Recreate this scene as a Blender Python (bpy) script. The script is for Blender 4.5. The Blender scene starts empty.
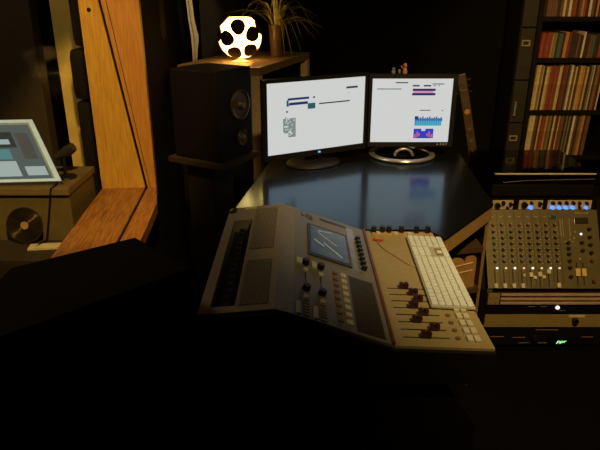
import bpy, bmesh, math, random
from mathutils import Vector, Matrix, Euler
random.seed(7)
SC = bpy.context.scene
COL = SC.collection
R = math.radians

# ------------------------------------------------------------------ camera, world, lights, exposure
cam_d = bpy.data.cameras.new('camera'); cam = bpy.data.objects.new('camera', cam_d); COL.objects.link(cam)
cam.location = (0, 0, 1.49); cam.rotation_euler = (R(90 - 21.7), 0, 0)
cam_d.sensor_width = 36; cam_d.lens = 35.4; cam_d.clip_start = .02
SC.camera = cam
world = bpy.data.worlds.new('world'); SC.world = world; world.use_nodes = True
world.node_tree.nodes['Background'].inputs[0].default_value = (.02, .015, .01, 1)
world.node_tree.nodes['Background'].inputs[1].default_value = .3
SC.view_settings.view_transform = 'Standard'; SC.view_settings.look = 'None'
SC.view_settings.exposure = 0.0; SC.view_settings.gamma = 1.0
SC.view_settings.use_curve_mapping = False


def lamp(name, kind, loc, energy, col, size, target=None, spot=None, blend=.6):
    d = bpy.data.lights.new(name, kind); d.energy = energy; d.color = col
    if kind == 'AREA': d.shape = 'DISK'; d.size = size
    else: d.shadow_soft_size = size
    if spot: d.spot_size = R(spot); d.spot_blend = blend
    o = bpy.data.objects.new(name, d); COL.objects.link(o); o.location = loc
    if target is not None:
        o.rotation_euler = (Vector(target) - Vector(loc)).to_track_quat('-Z', 'Y').to_euler()
    return o


# warm ceiling spots of the room; the curtain spot and booth fill are added
lamp('overhead_spot', 'SPOT', (.75, .35, 2.45), 155, (1, .66, .25), .05, (1.15, 2.4, .5), 75, .8)
lamp('overhead_spot', 'SPOT', (-.1, .5, 2.45), 250, (1, .60, .19), .05, (-.88, 2.38, 1.0), 33, .5)
lamp('overhead_spot', 'SPOT', (.9, 2.2, 2.5), 95, (1, .60, .24), .05, (1.85, 4.2, .9), 50, .7)
lamp('overhead_spot', 'SPOT', (-.35, 2.9, 2.55), 60, (1, .72, .38), .03, (-.75, 4.30, 1.32), 14, .5)  # added narrow spot to brighten the curtain
lamp('booth_fill', 'AREA', (-1.9, 1.6, 2.5), 8, (1, .72, .36), .3, (-1.6, 2.6, .4))  # added weak fill for the booth, no known lamp there

# ------------------------------------------------------------------ materials
MATS = {}


def mat(name, col, rough=.5, metal=0., vary=.12, scale=30., emit=0., ecol=None, coat=0., spec=.5, bump=0., stint=None):
    if name in MATS: return MATS[name]
    m = bpy.data.materials.new(name); m.use_nodes = True; nt = m.node_tree
    b = nt.nodes['Principled BSDF']
    b.inputs['Roughness'].default_value = rough; b.inputs['Metallic'].default_value = metal
    b.inputs['Specular IOR Level'].default_value = spec
    b.inputs['Coat Weight'].default_value = coat
    if stint: b.inputs['Specular Tint'].default_value = (*stint, 1)
    b.inputs['Base Color'].default_value = (*col, 1)
    if vary or bump:
        tc = nt.nodes.new('ShaderNodeTexCoord'); n = nt.nodes.new('ShaderNodeTexNoise')
        n.inputs['Scale'].default_value = scale; n.inputs['Detail'].default_value = 4
        nt.links.new(tc.outputs['Object'], n.inputs['Vector'])
        if vary:
            r = nt.nodes.new('ShaderNodeValToRGB')
            r.color_ramp.elements[0].position = .3; r.color_ramp.elements[1].position = .7
            r.color_ramp.elements[0].color = (*[c * (1 - vary) for c in col], 1)
            r.color_ramp.elements[1].color = (*[min(1, c * (1 + vary)) for c in col], 1)
            nt.links.new(n.outputs['Fac'], r.inputs['Fac']); nt.links.new(r.outputs['Color'], b.inputs['Base Color'])
        if bump:
            bp = nt.nodes.new('ShaderNodeBump'); bp.inputs['Strength'].default_value = bump; bp.inputs['Distance'].default_value = .003
            nt.links.new(n.outputs['Fac'], bp.inputs['Height']); nt.links.new(bp.outputs['Normal'], b.inputs['Normal'])
    if emit:
        b.inputs['Emission Color'].default_value = (*(ecol or col), 1); b.inputs['Emission Strength'].default_value = emit
    MATS[name] = m
    return m


def wood(name, dark, light, stretch, rough=.45, scale=14.):
    if name in MATS: return MATS[name]
    m = bpy.data.materials.new(name); m.use_nodes = True; nt = m.node_tree
    b = nt.nodes['Principled BSDF']; b.inputs['Roughness'].default_value = rough
    tc = nt.nodes.new('ShaderNodeTexCoord'); mp = nt.nodes.new('ShaderNodeMapping'); mp.inputs['Scale'].default_value = stretch
    n = nt.nodes.new('ShaderNodeTexNoise'); n.inputs['Scale'].default_value = scale; n.inputs['Detail'].default_value = 6
    n.inputs['Distortion'].default_value = .8
    r = nt.nodes.new('ShaderNodeValToRGB')
    r.color_ramp.elements[0].position = .32; r.color_ramp.elements[0].color = (*dark, 1)
    r.color_ramp.elements[1].position = .62; r.color_ramp.elements[1].color = (*light, 1)
    nt.links.new(tc.outputs['Object'], mp.inputs['Vector']); nt.links.new(mp.outputs['Vector'], n.inputs['Vector'])
    nt.links.new(n.outputs['Fac'], r.inputs['Fac']); nt.links.new(r.outputs['Color'], b.inputs['Base Color'])
    MATS[name] = m
    return m


def glass(name, tint=(1, 1, 1), refl=.06, rough=.02, fres=1.45):
    if name in MATS: return MATS[name]
    m = bpy.data.materials.new(name); m.use_nodes = True; nt = m.node_tree
    nt.nodes.remove(nt.nodes['Principled BSDF'])
    t = nt.nodes.new('ShaderNodeBsdfTransparent'); t.inputs[0].default_value = (*tint, 1)
    g = nt.nodes.new('ShaderNodeBsdfGlossy'); g.inputs['Roughness'].default_value = rough
    f = nt.nodes.new('ShaderNodeFresnel'); f.inputs['IOR'].default_value = fres
    mx = nt.nodes.new('ShaderNodeMixShader')
    gm = nt.nodes.new('ShaderNodeNewGeometry'); iv = nt.nodes.new('ShaderNodeMix')
    iv.inputs[2].default_value = fres; iv.inputs[3].default_value = 1 / fres      # same reflection from both faces of the thin sheet
    nt.links.new(gm.outputs['Backfacing'], iv.inputs[0]); nt.links.new(iv.outputs[0], f.inputs['IOR'])
    nt.links.new(f.outputs[0], mx.inputs[0]); nt.links.new(t.outputs[0], mx.inputs[1]); nt.links.new(g.outputs[0], mx.inputs[2])
    nt.links.new(mx.outputs[0], nt.nodes['Material Output'].inputs['Surface'])
    MATS[name] = m
    return m


def laminate(name, base, sheen, rough):
    """dark lacquered board; blue of the screen reflections is put into the gloss"""
    m = bpy.data.materials.new(name); m.use_nodes = True; nt = m.node_tree
    b = nt.nodes['Principled BSDF']; b.inputs['Base Color'].default_value = (*base, 1); b.inputs['Specular IOR Level'].default_value = 0; b.inputs['Roughness'].default_value = .8
    g = nt.nodes.new('ShaderNodeBsdfGlossy'); g.inputs['Color'].default_value = (*sheen, 1); g.inputs['Roughness'].default_value = rough
    n = nt.nodes.new('ShaderNodeTexNoise'); n.inputs['Scale'].default_value = 40
    mr = nt.nodes.new('ShaderNodeMapRange'); mr.inputs[3].default_value = rough * .9; mr.inputs[4].default_value = rough * 1.1
    nt.links.new(n.outputs['Fac'], mr.inputs[0]); nt.links.new(mr.outputs[0], g.inputs['Roughness'])
    f = nt.nodes.new('ShaderNodeFresnel'); f.inputs['IOR'].default_value = 1.72
    mx = nt.nodes.new('ShaderNodeMixShader')
    g2 = nt.nodes.new('ShaderNodeBsdfGlossy'); g2.inputs['Color'].default_value = (.8, .8, .8, 1); g2.inputs['Roughness'].default_value = .42
    m2 = nt.nodes.new('ShaderNodeMixShader'); m2.inputs[0].default_value = .18
    nt.links.new(g.outputs[0], m2.inputs[1]); nt.links.new(g2.outputs[0], m2.inputs[2])
    nt.links.new(f.outputs[0], mx.inputs[0]); nt.links.new(b.outputs[0], mx.inputs[1]); nt.links.new(m2.outputs[0], mx.inputs[2])
    nt.links.new(mx.outputs[0], nt.nodes['Material Output'].inputs['Surface'])
    MATS[name] = m
    return m


BLACK = mat('black_plastic', (.006, .0055, .005), .5, spec=.25)
BLACKM = mat('black_metal', (.009, .008, .008), .5, .1, spec=.3)
WALLM = mat('dark_wall_fabric', (.005, .004, .003), .95, scale=80, bump=.3, spec=.1)
BACKM = mat('dark_back_wall', (.005, .0045, .0035), .95, scale=60, bump=.3, spec=.1)
FLOORM = mat('dark_carpet', (.004, .003, .0025), .98, scale=150, bump=.4, spec=.05)
CEILM = mat('dark_ceiling', (.03, .026, .02), .95)
CABM = mat('black_cabinet', (.0055, .004, .003), .7, scale=40, spec=.15)
BOOTHM = mat('olive_booth_wall', (.09, .07, .022), .9, scale=8)
CASE = mat('console_grey', (.34, .305, .25), .5, .1, vary=.07, scale=60)
CHEEK = mat('console_cheek', (.011, .009, .007), .55, spec=.25)
WARMLIT = mat('console_warmlit', (.37, .31, .165), .5, vary=.06, scale=60)  # warm light on the deck put into this copy of the console grey
DARKP = mat('dark_panel', (.028, .026, .022), .4)
CREAM = mat('cream_plastic', (.72, .64, .45), .45)
PALEK = mat('pale_key', (.62, .60, .50), .5)
KEYW = mat('white_keycap', (.76, .88, .98), .45, vary=.04)
KEYB = mat('keyboard_base', (.50, .49, .42), .4)
KNOB = mat('black_knob', (.012, .010, .010), .35)
REDK = mat('dark_red_knob', (.16, .025, .018), .4)
MAROON = mat('maroon_rail', (.16, .055, .035), .4)
GOLD = mat('gold_panel', (.46, .34, .12), .38, .35, vary=.08)
GOLDP = mat('tan_gold_fascia', (.155, .125, .05), .42, .3, vary=.1)
SILVER = mat('silver_plastic', (.55, .52, .46), .3, .6)
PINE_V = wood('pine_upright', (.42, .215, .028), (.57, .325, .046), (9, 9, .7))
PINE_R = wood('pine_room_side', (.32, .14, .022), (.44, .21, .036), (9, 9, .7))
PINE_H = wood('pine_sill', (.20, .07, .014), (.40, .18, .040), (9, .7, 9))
PALEW = wood('light_wood', (.20, .135, .06), (.30, .21, .10), (8, 1, 8))
DESKE = wood('desk_edge_wood', (.34, .20, .075), (.43, .27, .10), (3, 3, 14))
SHELFW = mat('black_shelf', (.008, .006, .004), .6, spec=.2)
DESKT = laminate('black_laminate_blue_glare', (.006, .006, .007), (.52, .77, 1.0), .15)  # blue gloss colour stands in for the bluish screen reflections
SCREEN = mat('lit_white_screen', (.02, .02, .02), .35, vary=0, emit=.62, ecol=(.98, 1.0, .985))
BLUEG = mat('blue_lamp', (.02, .05, .2), .3, vary=0, emit=1.5, ecol=(.10, .28, 1))
WHITEG = mat('white_lamp', (.3, .3, .3), .3, vary=0, emit=1.3, ecol=(1, .95, .8))


# ------------------------------------------------------------------ mesh helpers
ROOT = {}     # object -> inverse matrix of its thing's base


class MB:
    def __init__(s): s.bm = bmesh.new()

    def box(s, c, size, rot=None, bev=0):
        r = bmesh.ops.create_cube(s.bm, size=1); vs = r['verts']
        for v in vs: v.co = Vector((v.co.x * size[0], v.co.y * size[1], v.co.z * size[2]))
        if bev:
            es = list({e for v in vs for e in v.link_edges})
            g = bmesh.ops.bevel(s.bm, geom=es, offset=bev, segments=2, affect='EDGES', profile=.6)
            vs = list({v for f in g['faces'] for v in f.verts} | {v for v in vs if v.is_valid})
        M = (rot.to_4x4() if rot is not None else Matrix.Identity(4)); M = Matrix.Translation(Vector(c)) @ M
        for v in vs: v.co = M @ v.co
        return s

    def bb(s, x0, x1, y0, y1, z0, z1, bev=0):
        return s.box(((x0 + x1) / 2, (y0 + y1) / 2, (z0 + z1) / 2), (abs(x1 - x0), abs(y1 - y0), abs(z1 - z0)), None, bev)

    def cyl(s, p0, p1, r0, r1=None, seg=16):
        p0, p1 = Vector(p0), Vector(p1); r1 = r0 if r1 is None else r1
        q = (p1 - p0).to_track_quat('Z', 'Y').to_matrix()
        a, b = [], []
        for i in range(seg):
            t = 2 * math.pi * i / seg; d = q @ Vector((math.cos(t), math.sin(t), 0))
            a.append(s.bm.verts.new(p0 + d * r0)); b.append(s.bm.verts.new(p1 + d * max(r1, 1e-5)))
        for i in range(seg): s.bm.faces.new((a[i], a[(i + 1) % seg], b[(i + 1) % seg], b[i]))
        s.bm.faces.new(a[::-1]); s.bm.faces.new(b)
        return s

    def prism(s, pts, vec):
        vec = Vector(vec); a = [s.bm.verts.new(Vector(p)) for p in pts]; b = [s.bm.verts.new(Vector(p) + vec) for p in pts]
        n = len(pts)
        for i in range(n): s.bm.faces.new((a[i], a[(i + 1) % n], b[(i + 1) % n], b[i]))
        s.bm.faces.new(a[::-1]); s.bm.faces.new(b)
        return s

    def lathe(s, prof, c, axis=(0, 0, 1), seg=28):
        q = Vector(axis).to_track_quat('Z', 'Y').to_matrix(); c = Vector(c); rings = []
        for (r, z) in prof:
            rings.append([s.bm.verts.new(c + q @ Vector((max(r, 1e-4) * math.cos(2 * math.pi * i / seg), max(r, 1e-4) * math.sin(2 * math.pi * i / seg), z))) for i in range(seg)])
        for A, B in zip(rings, rings[1:]):
            for i in range(seg): s.bm.faces.new((A[i], A[(i + 1) % seg], B[(i + 1) % seg], B[i]))
        s.bm.faces.new(rings[0][::-1]); s.bm.faces.new(rings[-1])
        return s

    def tube(s, pts, r, seg=8, taper=None):
        pts = [Vector(p) for p in pts]; rings = []
        for i, p in enumerate(pts):
            d = (pts[min(i + 1, len(pts) - 1)] - pts[max(i - 1, 0)]).normalized()
            q = d.to_track_quat('Z', 'Y').to_matrix(); rr = r if taper is None else r * taper[i]
            rings.append([s.bm.verts.new(p + q @ Vector((rr * math.cos(2 * math.pi * k / seg), rr * math.sin(2 * math.pi * k / seg), 0))) for k in range(seg)])
        for A, B in zip(rings, rings[1:]):
            # match start vertices to avoid twisting
            off = min(range(seg), key=lambda o: sum((A[k].co - B[(k + o) % seg].co).length for k in range(seg)))
            B[:] = B[off:] + B[:off]
            for k in range(seg): s.bm.faces.new((A[k], A[(k + 1) % seg], B[(k + 1) % seg], B[k]))
        s.bm.faces.new(rings[0][::-1]); s.bm.faces.new(rings[-1])
        return s

    def torus(s, c, R0, r, axis=(0, 0, 1), seg=40, sub=10, flat=1.):
        q = Vector(axis).to_track_quat('Z', 'Y').to_matrix(); c = Vector(c); rings = []
        for i in range(seg):
            t = 2 * math.pi * i / seg; ring = []
            for k in range(sub):
                u = 2 * math.pi * k / sub; rr = R0 + r * math.cos(u)
                ring.append(s.bm.verts.new(c + q @ Vector((rr * math.cos(t), rr * math.sin(t), r * flat * math.sin(u)))))
            rings.append(ring)
        for i in range(seg):
            A, B = rings[i], rings[(i + 1) % seg]
            for k in range(sub): s.bm.faces.new((A[k], B[k], B[(k + 1) % sub], A[(k + 1) % sub]))
        return s

    def build(s, name, m, parent=None, label=None, smooth=False):
        bmesh.ops.recalc_face_normals(s.bm, faces=s.bm.faces)
        me = bpy.data.meshes.new(name)
        inv = ROOT.get(parent) if parent is not None else None
        if inv is not None: s.bm.transform(inv)
        if smooth:
            for f in s.bm.faces: f.smooth = True
            for e in s.bm.edges:
                if len(e.link_faces) == 2 and e.calc_face_angle(0) > R(38): e.smooth = False
        s.bm.to_mesh(me); s.bm.free(); me.materials.append(m)
        o = bpy.data.objects.new(name, me); COL.objects.link(o)
        if parent is not None: o.parent = parent; ROOT[o] = inv
        if label: o['label'] = label
        return o


def B1(*a, bev=0):
    return MB().bb(*a, bev=bev)


def tag(o, label, cat, group=None):
    o['label'] = label; o['category'] = cat
    if group: o['group'] = group
    return o


def thing(name, label, cat, loc, rz=0, group=None):
    o = bpy.data.objects.new(name, None); COL.objects.link(o); o.empty_display_size = .05
    o.location = loc; o.rotation_euler = (0, 0, rz)
    ROOT[o] = (Matrix.Translation(Vector(loc)) @ Matrix.Rotation(rz, 4, 'Z')).inverted()
    return tag(o, label, cat, group)


def struct(mb, name, m, parent=None):
    o = mb.build(name, m, parent)
    if parent is None: o['kind'] = 'structure'
    return o


def text_mesh(body, size, ext):
    cu = bpy.data.curves.new('lettering', 'FONT'); cu.body = body; cu.size = size; cu.extrude = ext; cu.align_x = 'CENTER'; cu.align_y = 'CENTER'
    t = bpy.data.objects.new('lettering', cu); COL.objects.link(t)
    dg = bpy.context.evaluated_depsgraph_get(); dg.update()
    me = bpy.data.meshes.new_from_object(t.evaluated_get(dg))
    bm = bmesh.new(); bm.from_mesh(me); bpy.data.objects.remove(t); bpy.data.curves.remove(cu); bpy.data.meshes.remove(me)
    return bm


# ------------------------------------------------------------------ the room
O = Vector((-.669, 2.614, 0)); WD = Vector((-.0797, .9968, 0)); WN = Vector((.9968, .0797, 0))
WROT = Matrix((( WN.x, WD.x, 0), (WN.y, WD.y, 0), (0, 0, 1)))   # local x = wall normal (into the room), local y = along the wall


def wbox(mb, n0, n1, d0, d1, z0, z1, bev=0):
    c = O + WN * ((n0 + n1) / 2) + WD * ((d0 + d1) / 2) + Vector((0, 0, (z0 + z1) / 2))
    return mb.box(c, (abs(n1 - n0), abs(d1 - d0), abs(z1 - z0)), WROT, bev)


struct(B1(-3.2, 3.0, -1.4, 4.75, -.1, 0), 'floor', FLOORM)
struct(B1(-3.2, 3.0, -1.4, 4.75, 2.6, 2.7), 'ceiling', CEILM)
struct(B1(-3.2, 3.0, 4.65, 4.75, 0, 2.6), 'wall_back', BACKM)
struct(B1(2.9, 3.0, -1.4, 4.65, 0, 2.6), 'wall_right', WALLM)
struct(B1(-3.2, 3.0, -1.5, -1.4, 0, 2.6), 'wall_front', WALLM)
struct(B1(-3.2, -3.1, -1.4, 4.65, 0, 2.6), 'wall_booth', BOOTHM)
SZ, WT, D0 = .64, .245, -2.3        # sill height, wall thickness, near end of the window
wl = MB()
wbox(wl, -WT, 0, -4.0, D0 - .04, 0, 2.6); wbox(wl, -WT, 0, .04, 2.03, 0, 2.6)
wbox(wl, -WT, 0, D0 - .04, .04, 0, SZ - .045); wbox(wl, -WT, 0, D0 - .04, .04, 1.99, 2.6)
struct(wl, 'wall_left', WALLM)
# the timber lining of the control window: jambs, sill, head, stops and one pane
GN = -.042                          # where the pane stands in the thickness of the wall
win = thing('window_1', 'pine lined control room window with one large pane', 'window', O + Vector((0, 0, SZ)), math.atan2(WN.y, WN.x))
del win['category'], win['label']; win['kind'] = 'structure'
ZH = 1.95


def gn(z): return GN - .1425 * (z - SZ)          # the pane leans away at the top


def wpoly(nz, d0, d1): return MB().prism([O + WN * n + WD * d0 + Vector((0, 0, z)) for n, z in nz], WD * (d1 - d0))


for d0, d1 in ((0, .04), (D0 - .04, D0)):
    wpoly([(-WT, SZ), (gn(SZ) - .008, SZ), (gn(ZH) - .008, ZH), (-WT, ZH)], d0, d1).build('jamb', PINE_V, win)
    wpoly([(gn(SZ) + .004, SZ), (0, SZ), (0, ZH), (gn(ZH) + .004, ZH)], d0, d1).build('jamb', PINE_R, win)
wpoly([(gn(SZ) - .008, SZ), (gn(SZ) + .004, SZ), (gn(ZH) + .004, ZH), (gn(ZH) - .008, ZH)], .010, .04).build('pane_groove', BLACK, win)
wpoly([(gn(SZ) + .014, SZ), (gn(SZ) + .0165, SZ), (gn(ZH) + .034, ZH), (gn(ZH) + .030, ZH)], -.0012, .0).build('moulding_line', mat('dark_joint', (.06, .025, .008), .7), win)
wbox(MB(), -WT, GN - .008, D0 - .04, .04, SZ - .045, SZ).build('sill', PINE_H, win)
MB().prism([O + WN * n + WD * d + Vector((0, 0, SZ - .045)) for n, d in ((GN + .004, D0 - .04), (.036, D0 - .04), (.036, -.225), (.002, -.01), (0, .04), (GN + .004, .04))], (0, 0, .045)).build('sill', PINE_H, win)
wbox(MB(), GN - .008, GN + .004, D0 - .04, .04, SZ - .045, SZ - .010).build('pane_groove', BLACK, win)
wbox(MB(), -WT, 0, D0 - .04, .04, ZH, 1.99).build('window_head', PINE_H, win)
wpoly([(gn(SZ) - .005, SZ - .010), (gn(SZ) + .001, SZ - .010), (gn(ZH) + .001, ZH), (gn(ZH) - .005, ZH)], D0, .010).build('pane', glass('window_glass', (.97, .98, .97), fres=1.012), win)
MB().cyl(O + WN * -.205 + Vector((0, -.0035, 1.415)), O + WN * -.205 + Vector((0, .004, 1.415)), .0085).build('bolt_head', BLACK, win)

# ------------------------------------------------------------------ the room beyond the window
t = thing('low_cabinet', 'olive low cabinet beyond the window under the tilted display', 'cabinet', (-1.3, 2.45, 0))
B1(-1.75, -.945, 2.29, 2.59, .51, .715).build('body', mat('olive_paint', (.115, .088, .030), .6), t)
B1(-1.76, -.938, 2.27, 2.60, .715, .745, bev=.004).build('top', mat('tan_top', (.15, .105, .045), .6), t)
B1(-1.75, -.945, 2.31, 2.59, .0, .51).build('plinth', SHELFW, t)
t = tag(B1(-1.76, -.96, 2.07, 2.27, .0, .52, bev=.004).build('bench', mat('dark_bench', (.028, .021, .010), .6)), 'dark low bench in front of the olive cabinet', 'bench')
tag(MB().box((-1.035, 2.19, .5245), (.12, .05, .008), Matrix.Rotation(R(8), 3, 'Z')).build('paper_slip', mat('pale_paper', (.5, .44, .25), .7)), 'pale paper slip lying on the dark low bench', 'paper')
rec = thing('vinyl_record', 'small black grooved record leaning against the olive cabinet', 'record', (-1.125, 2.235, .52))
prof = [(.0, .002)]
for i in range(26):
    r = .017 + i * .0021; prof += [(r, .002), (r + .00105, .0032)]
prof += [(.075, .002), (.075, -.001), (.0, -.001)]
ax = Vector((0, -1, .22)).normalized()
rc = Vector((-1.125, 2.240, .597))
MB().lathe(prof, rc, ax, 64).build('disc', mat('gold_black_vinyl', (.05, .035, .015), .22, .6, vary=0), rec)
MB().lathe([(.0, .004), (.016, .004), (.016, .002), (0, .002)], rc, ax, 24).build('centre_label', GOLD, rec)
# tilted display
tr = Vector((-1.14, 2.50, .977)); br = Vector((-.975, 2.31, .764)); lv = Vector((-.30, -.02, -.002))
up = (tr - br); nn = lv.normalized().cross(up).normalized()
if nn.y > 0: nn = -nn
t = thing('tilted_display', 'pale rimmed tilted display glowing teal and white behind the window', 'display', (-1.2, 2.4, .745))


def disp(mb, u0, u1, v0, v1, h0, h1):       # u along the width from the right edge, v upward
    P = [br + lv * u + up * v + nn * h0 for u, v in ((u0, v0), (u1, v0), (u1, v1), (u0, v1))]
    return mb.prism(P, nn * (h1 - h0))


disp(MB(), 0, 1, 0, 1, -.025, 0).build('case', mat('pale_case', (.2, .26, .28), .4), t)
dm = lambda n, c, e: mat('display_' + n, (.02, .02, .02), .5, vary=.25, scale=50, emit=e, ecol=c, spec=.1)
disp(MB(), .10, .95, .05, .92, 0, .001).build('screen', dm('grey', (.26, .36, .38), .24), t)
disp(MB(), 0, 1, .95, 1.0, 0, .004).build('rim', mat('rim_glow', (.3, .42, .46), .4, emit=.22, ecol=(.6, .85, .9)), t)  # plastic rim is no lamp; its brightness is put in as emission
disp(MB(), 0, .07, 0, .95, 0, .004).build('rim', MATS['rim_glow'], t)
disp(MB(), .07, 1, 0, .04, 0, .004).build('rim', MATS['rim_glow'], t)
disp(MB(), .38, .85, .55, .80, .001, .002).build('screen_window', dm('dark', (.03, .05, .06), .4), t)
disp(MB(), .45, .78, .60, .68, .002, .003).build('screen_window', dm('light', (.5, .64, .68), .6), t)
disp(MB(), .50, .95, .36, .52, .001, .002).build('screen_window', dm('teal', (.16, .46, .50), .42), t)
disp(MB(), .48, .92, .09, .33, .001, .002).build('screen_window', dm('white', (.52, .64, .62), .62), t)
disp(MB(), .13, .40, .10, .24, .001, .002).build('screen_window', dm('white', (.52, .64, .62), .62), t)
disp(MB(), .16, .34, .36, .78, .001, .002).build('screen_window', dm('brown', (.13, .13, .12), .4), t)
# stack of cases
CS = mat('case_vinyl', (.010, .008, .005), .6, scale=70, bump=.2, spec=.2)
for (nm, z0, z1, x0, lab) in (('amp_cabinet', 0, .965, -1.135, 'tall black cabinet at the bottom of the stack behind the window post'),
                             ('drum_case', .966, 1.225, -1.147, 'rounded black case in the middle of the stack behind the window post'),
                             ('instrument_case', 1.226, 1.55, -1.115, 'rounded black case on top of the stack behind the window post')):
    tag(B1(x0, x0 + .40, 3.0, 3.35, z0, z1, bev=.045 if z0 else .02).build(nm, CS, smooth=True), lab, 'case')
tag(B1(-1.36, -1.10, 3.42, 3.45, 0, 2.1).build('tall_board', mat('yellow_board', (.75, .55, .15), .7, scale=10)), 'tall yellowish board standing behind the stack of black cases', 'board')
tag(B1(-1.72, -1.42, 3.30, 3.40, 0, 1.9, bev=.01).build('room_divider', mat('brown_panel', (.045, .030, .014), .8)), 'tall dark brown room divider left of the yellowish board behind window', 'divider')
t = thing('microphone', 'dark table microphone with hanging cable on the olive cabinet end', 'microphone', (-1.0, 2.42, .745))
mx_, my_ = -1.0, 2.42
MB().lathe([(0, 0), (.045, 0), (.042, .008), (.012, .014), (0, .014)], (mx_, my_, .745), seg=24).build('base', BLACKM, t, smooth=True)
MB().cyl((mx_, my_, .758), (mx_, my_, .84), .007).build('pole', BLACKM, t)
MB().tube([(mx_ - .03, my_, .835), (mx_ - .01, my_, .845), (mx_ + .025, my_, .865), (mx_ + .05, my_, .88)], .020, 12, [.7, .8, 1.2, 1.0]).build('head', mat('dark_grille', (.05, .042, .03), .35, .5), t, smooth=True)
MB().tube([(mx_ + .0, my_ - .04, .750), (mx_ + .0, 2.30, .750), (mx_ - .004, 2.262, .747), (mx_ - .012, 2.255, .70), (mx_ - .03, 2.255, .62), (mx_ - .045, 2.24, .535), (mx_ - .07, 2.18, .524)], .0035, 8).build('cable', BLACKM, t, smooth=True)

# ------------------------------------------------------------------ back of the studio: drapes, shelves, records
t = thing('curtain', 'narrow cream curtain hanging behind the loudspeaker at back left', 'curtain', (-.757, 4.30, 1.015))
pts = []
for z, x0, x1 in ((1.12, -.590, -.566), (1.19, -.589, -.560), (1.235, -.590, -.552), (1.262, -.591, -.550), (1.29, -.594, -.558), (1.35, -.600, -.568), (1.45, -.606, -.575), (1.75, -.622, -.588)):
    pts.append((1.49 + (z - 1.49) * 1.284, x0 * 1.284, x1 * 1.284))
m_ = MB()
rows = []
for z, x0, x1 in pts:
    row = []
    for k in range(9):
        f = k / 8; row.append(m_.bm.verts.new((x0 + (x1 - x0) * f, 4.30 + .014 * math.sin(f * 9), z)))
    for k in range(8, -1, -1):
        f = k / 8; row.append(m_.bm.verts.new((x0 + (x1 - x0) * f, 4.309 + .014 * math.sin(f * 9), z)))
    rows.append(row)
for A, B in zip(rows, rows[1:]):
    for k in range(18): m_.bm.faces.new((A[k], A[(k + 1) % 18], B[(k + 1) % 18], B[k]))
m_.bm.faces.new(rows[0][::-1]); m_.bm.faces.new(rows[-1])
m_.build('cloth', mat('cream_cloth', (.80, .72, .52), .85), t, smooth=True)
MB().cyl((-.80, 4.305, 1.828), (-.64, 4.305, 1.828), .008).build('rod', BLACKM, t)
tag(B1(-.704, -.40, 4.37, 4.44, 0, 2.5, bev=.01).build('acoustic_panel', mat('black_foam', (.018, .014, .010), .95, scale=90, bump=.5)), 'black acoustic panel right of the narrow cream curtain', 'panel')

# drawer tower and record shelf
t = thing('drawer_tower', 'narrow black drawer tower with pale label holders left of record shelves', 'cabinet', (1.55, 4.35, 0))
B1(1.495, 1.605, 4.22, 4.5, 0, 1.75).build('body', SHELFW, t)
for z0, z1, mk in ((.02, .33, 0), (.34, .60, 1), (.61, .90, 2), (.91, 1.25, 1), (1.26, 1.72, 0)):
    d = B1(1.502, 1.598, 4.20, 4.22, z0, z1, bev=.003).build('drawer', mat('dark_drawer', (.030, .026, .012), .5), t)
    zc = .496 if z0 < .5 else 1.155
    if mk == 1:
        h = MB()
        h.bb(1.512, 1.568, 4.19, 4.20, zc - .02, zc - .013); h.bb(1.512, 1.568, 4.19, 4.20, zc + .012, zc + .02)
        h.bb(1.512, 1.520, 4.19, 4.20, zc - .013, zc + .012); h.bb(1.560, 1.568, 4.19, 4.20, zc - .013, zc + .012)
        h.build('label_holder', mat('pale_metal', (.62, .50, .32), .35, .5), d)
    if mk == 2:
        MB().cyl((1.522, 4.185, .66), (1.522, 4.185, .76), .007).bb(1.515, 1.529, 4.185, 4.20, .66, .67).bb(1.515, 1.529, 4.185, 4.20, .75, .76).build('handle', SILVER, d)
t = thing('record_shelf', 'tall black open shelf unit packed with records and books', 'shelf', (2.05, 4.4, 0))
X0, X1 = 1.635, 2.45
B1(X0 - .03, X0, 4.2, 4.55, 0, 1.9).build('side_panel', SHELFW, t)
B1(X1, X1 + .03, 4.2, 4.55, 0, 1.9).build('side_panel', SHELFW, t)
B1(X0, X1, 4.53, 4.55, 0, 1.9).build('back_panel', SHELFW, t)
for z in (.02, .335, .665, 1.025, 1.295, 1.62, 1.87):
    B1(X0, X1, 4.2, 4.53, z, z + .03).build('shelf_board', SHELFW, t)
PAL = {'cream': (.62, .50, .27), 'yellow': (.55, .40, .10), 'red': (.34, .055, .025), 'brown': (.17, .085, .035), 'dark': (.045, .03, .018), 'olive': (.22, .19, .07),
       'white': (.70, .62, .45), 'orange': (.52, .23, .07), 'teal': (.07, .12, .10), 'maroon': (.20, .04, .03)}
SPM = {k: mat('sleeve_' + k, v, .6, vary=.25, scale=45) for k, v in PAL.items()}
ORD = ['first', 'second', 'third', 'fourth', 'fifth', 'sixth', 'seventh', 'eighth', 'ninth', 'tenth', 'eleventh', 'twelfth', 'thirteenth', 'fourteenth', 'fifteenth',
       'sixteenth', 'seventeenth', 'eighteenth', 'nineteenth', 'twentieth'] + ['twenty-' + k for k in ('first', 'second', 'third', 'fourth', 'fifth', 'sixth', 'seventh', 'eighth', 'ninth')] + ['thirtieth'] + ['thirty-' + k for k in ('first', 'second', 'third', 'fourth', 'fifth', 'sixth', 'seventh', 'eighth', 'ninth')] + ['fortieth'] + ['forty-' + k for k in ('first', 'second', 'third', 'fourth', 'fifth', 'sixth')]


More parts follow.
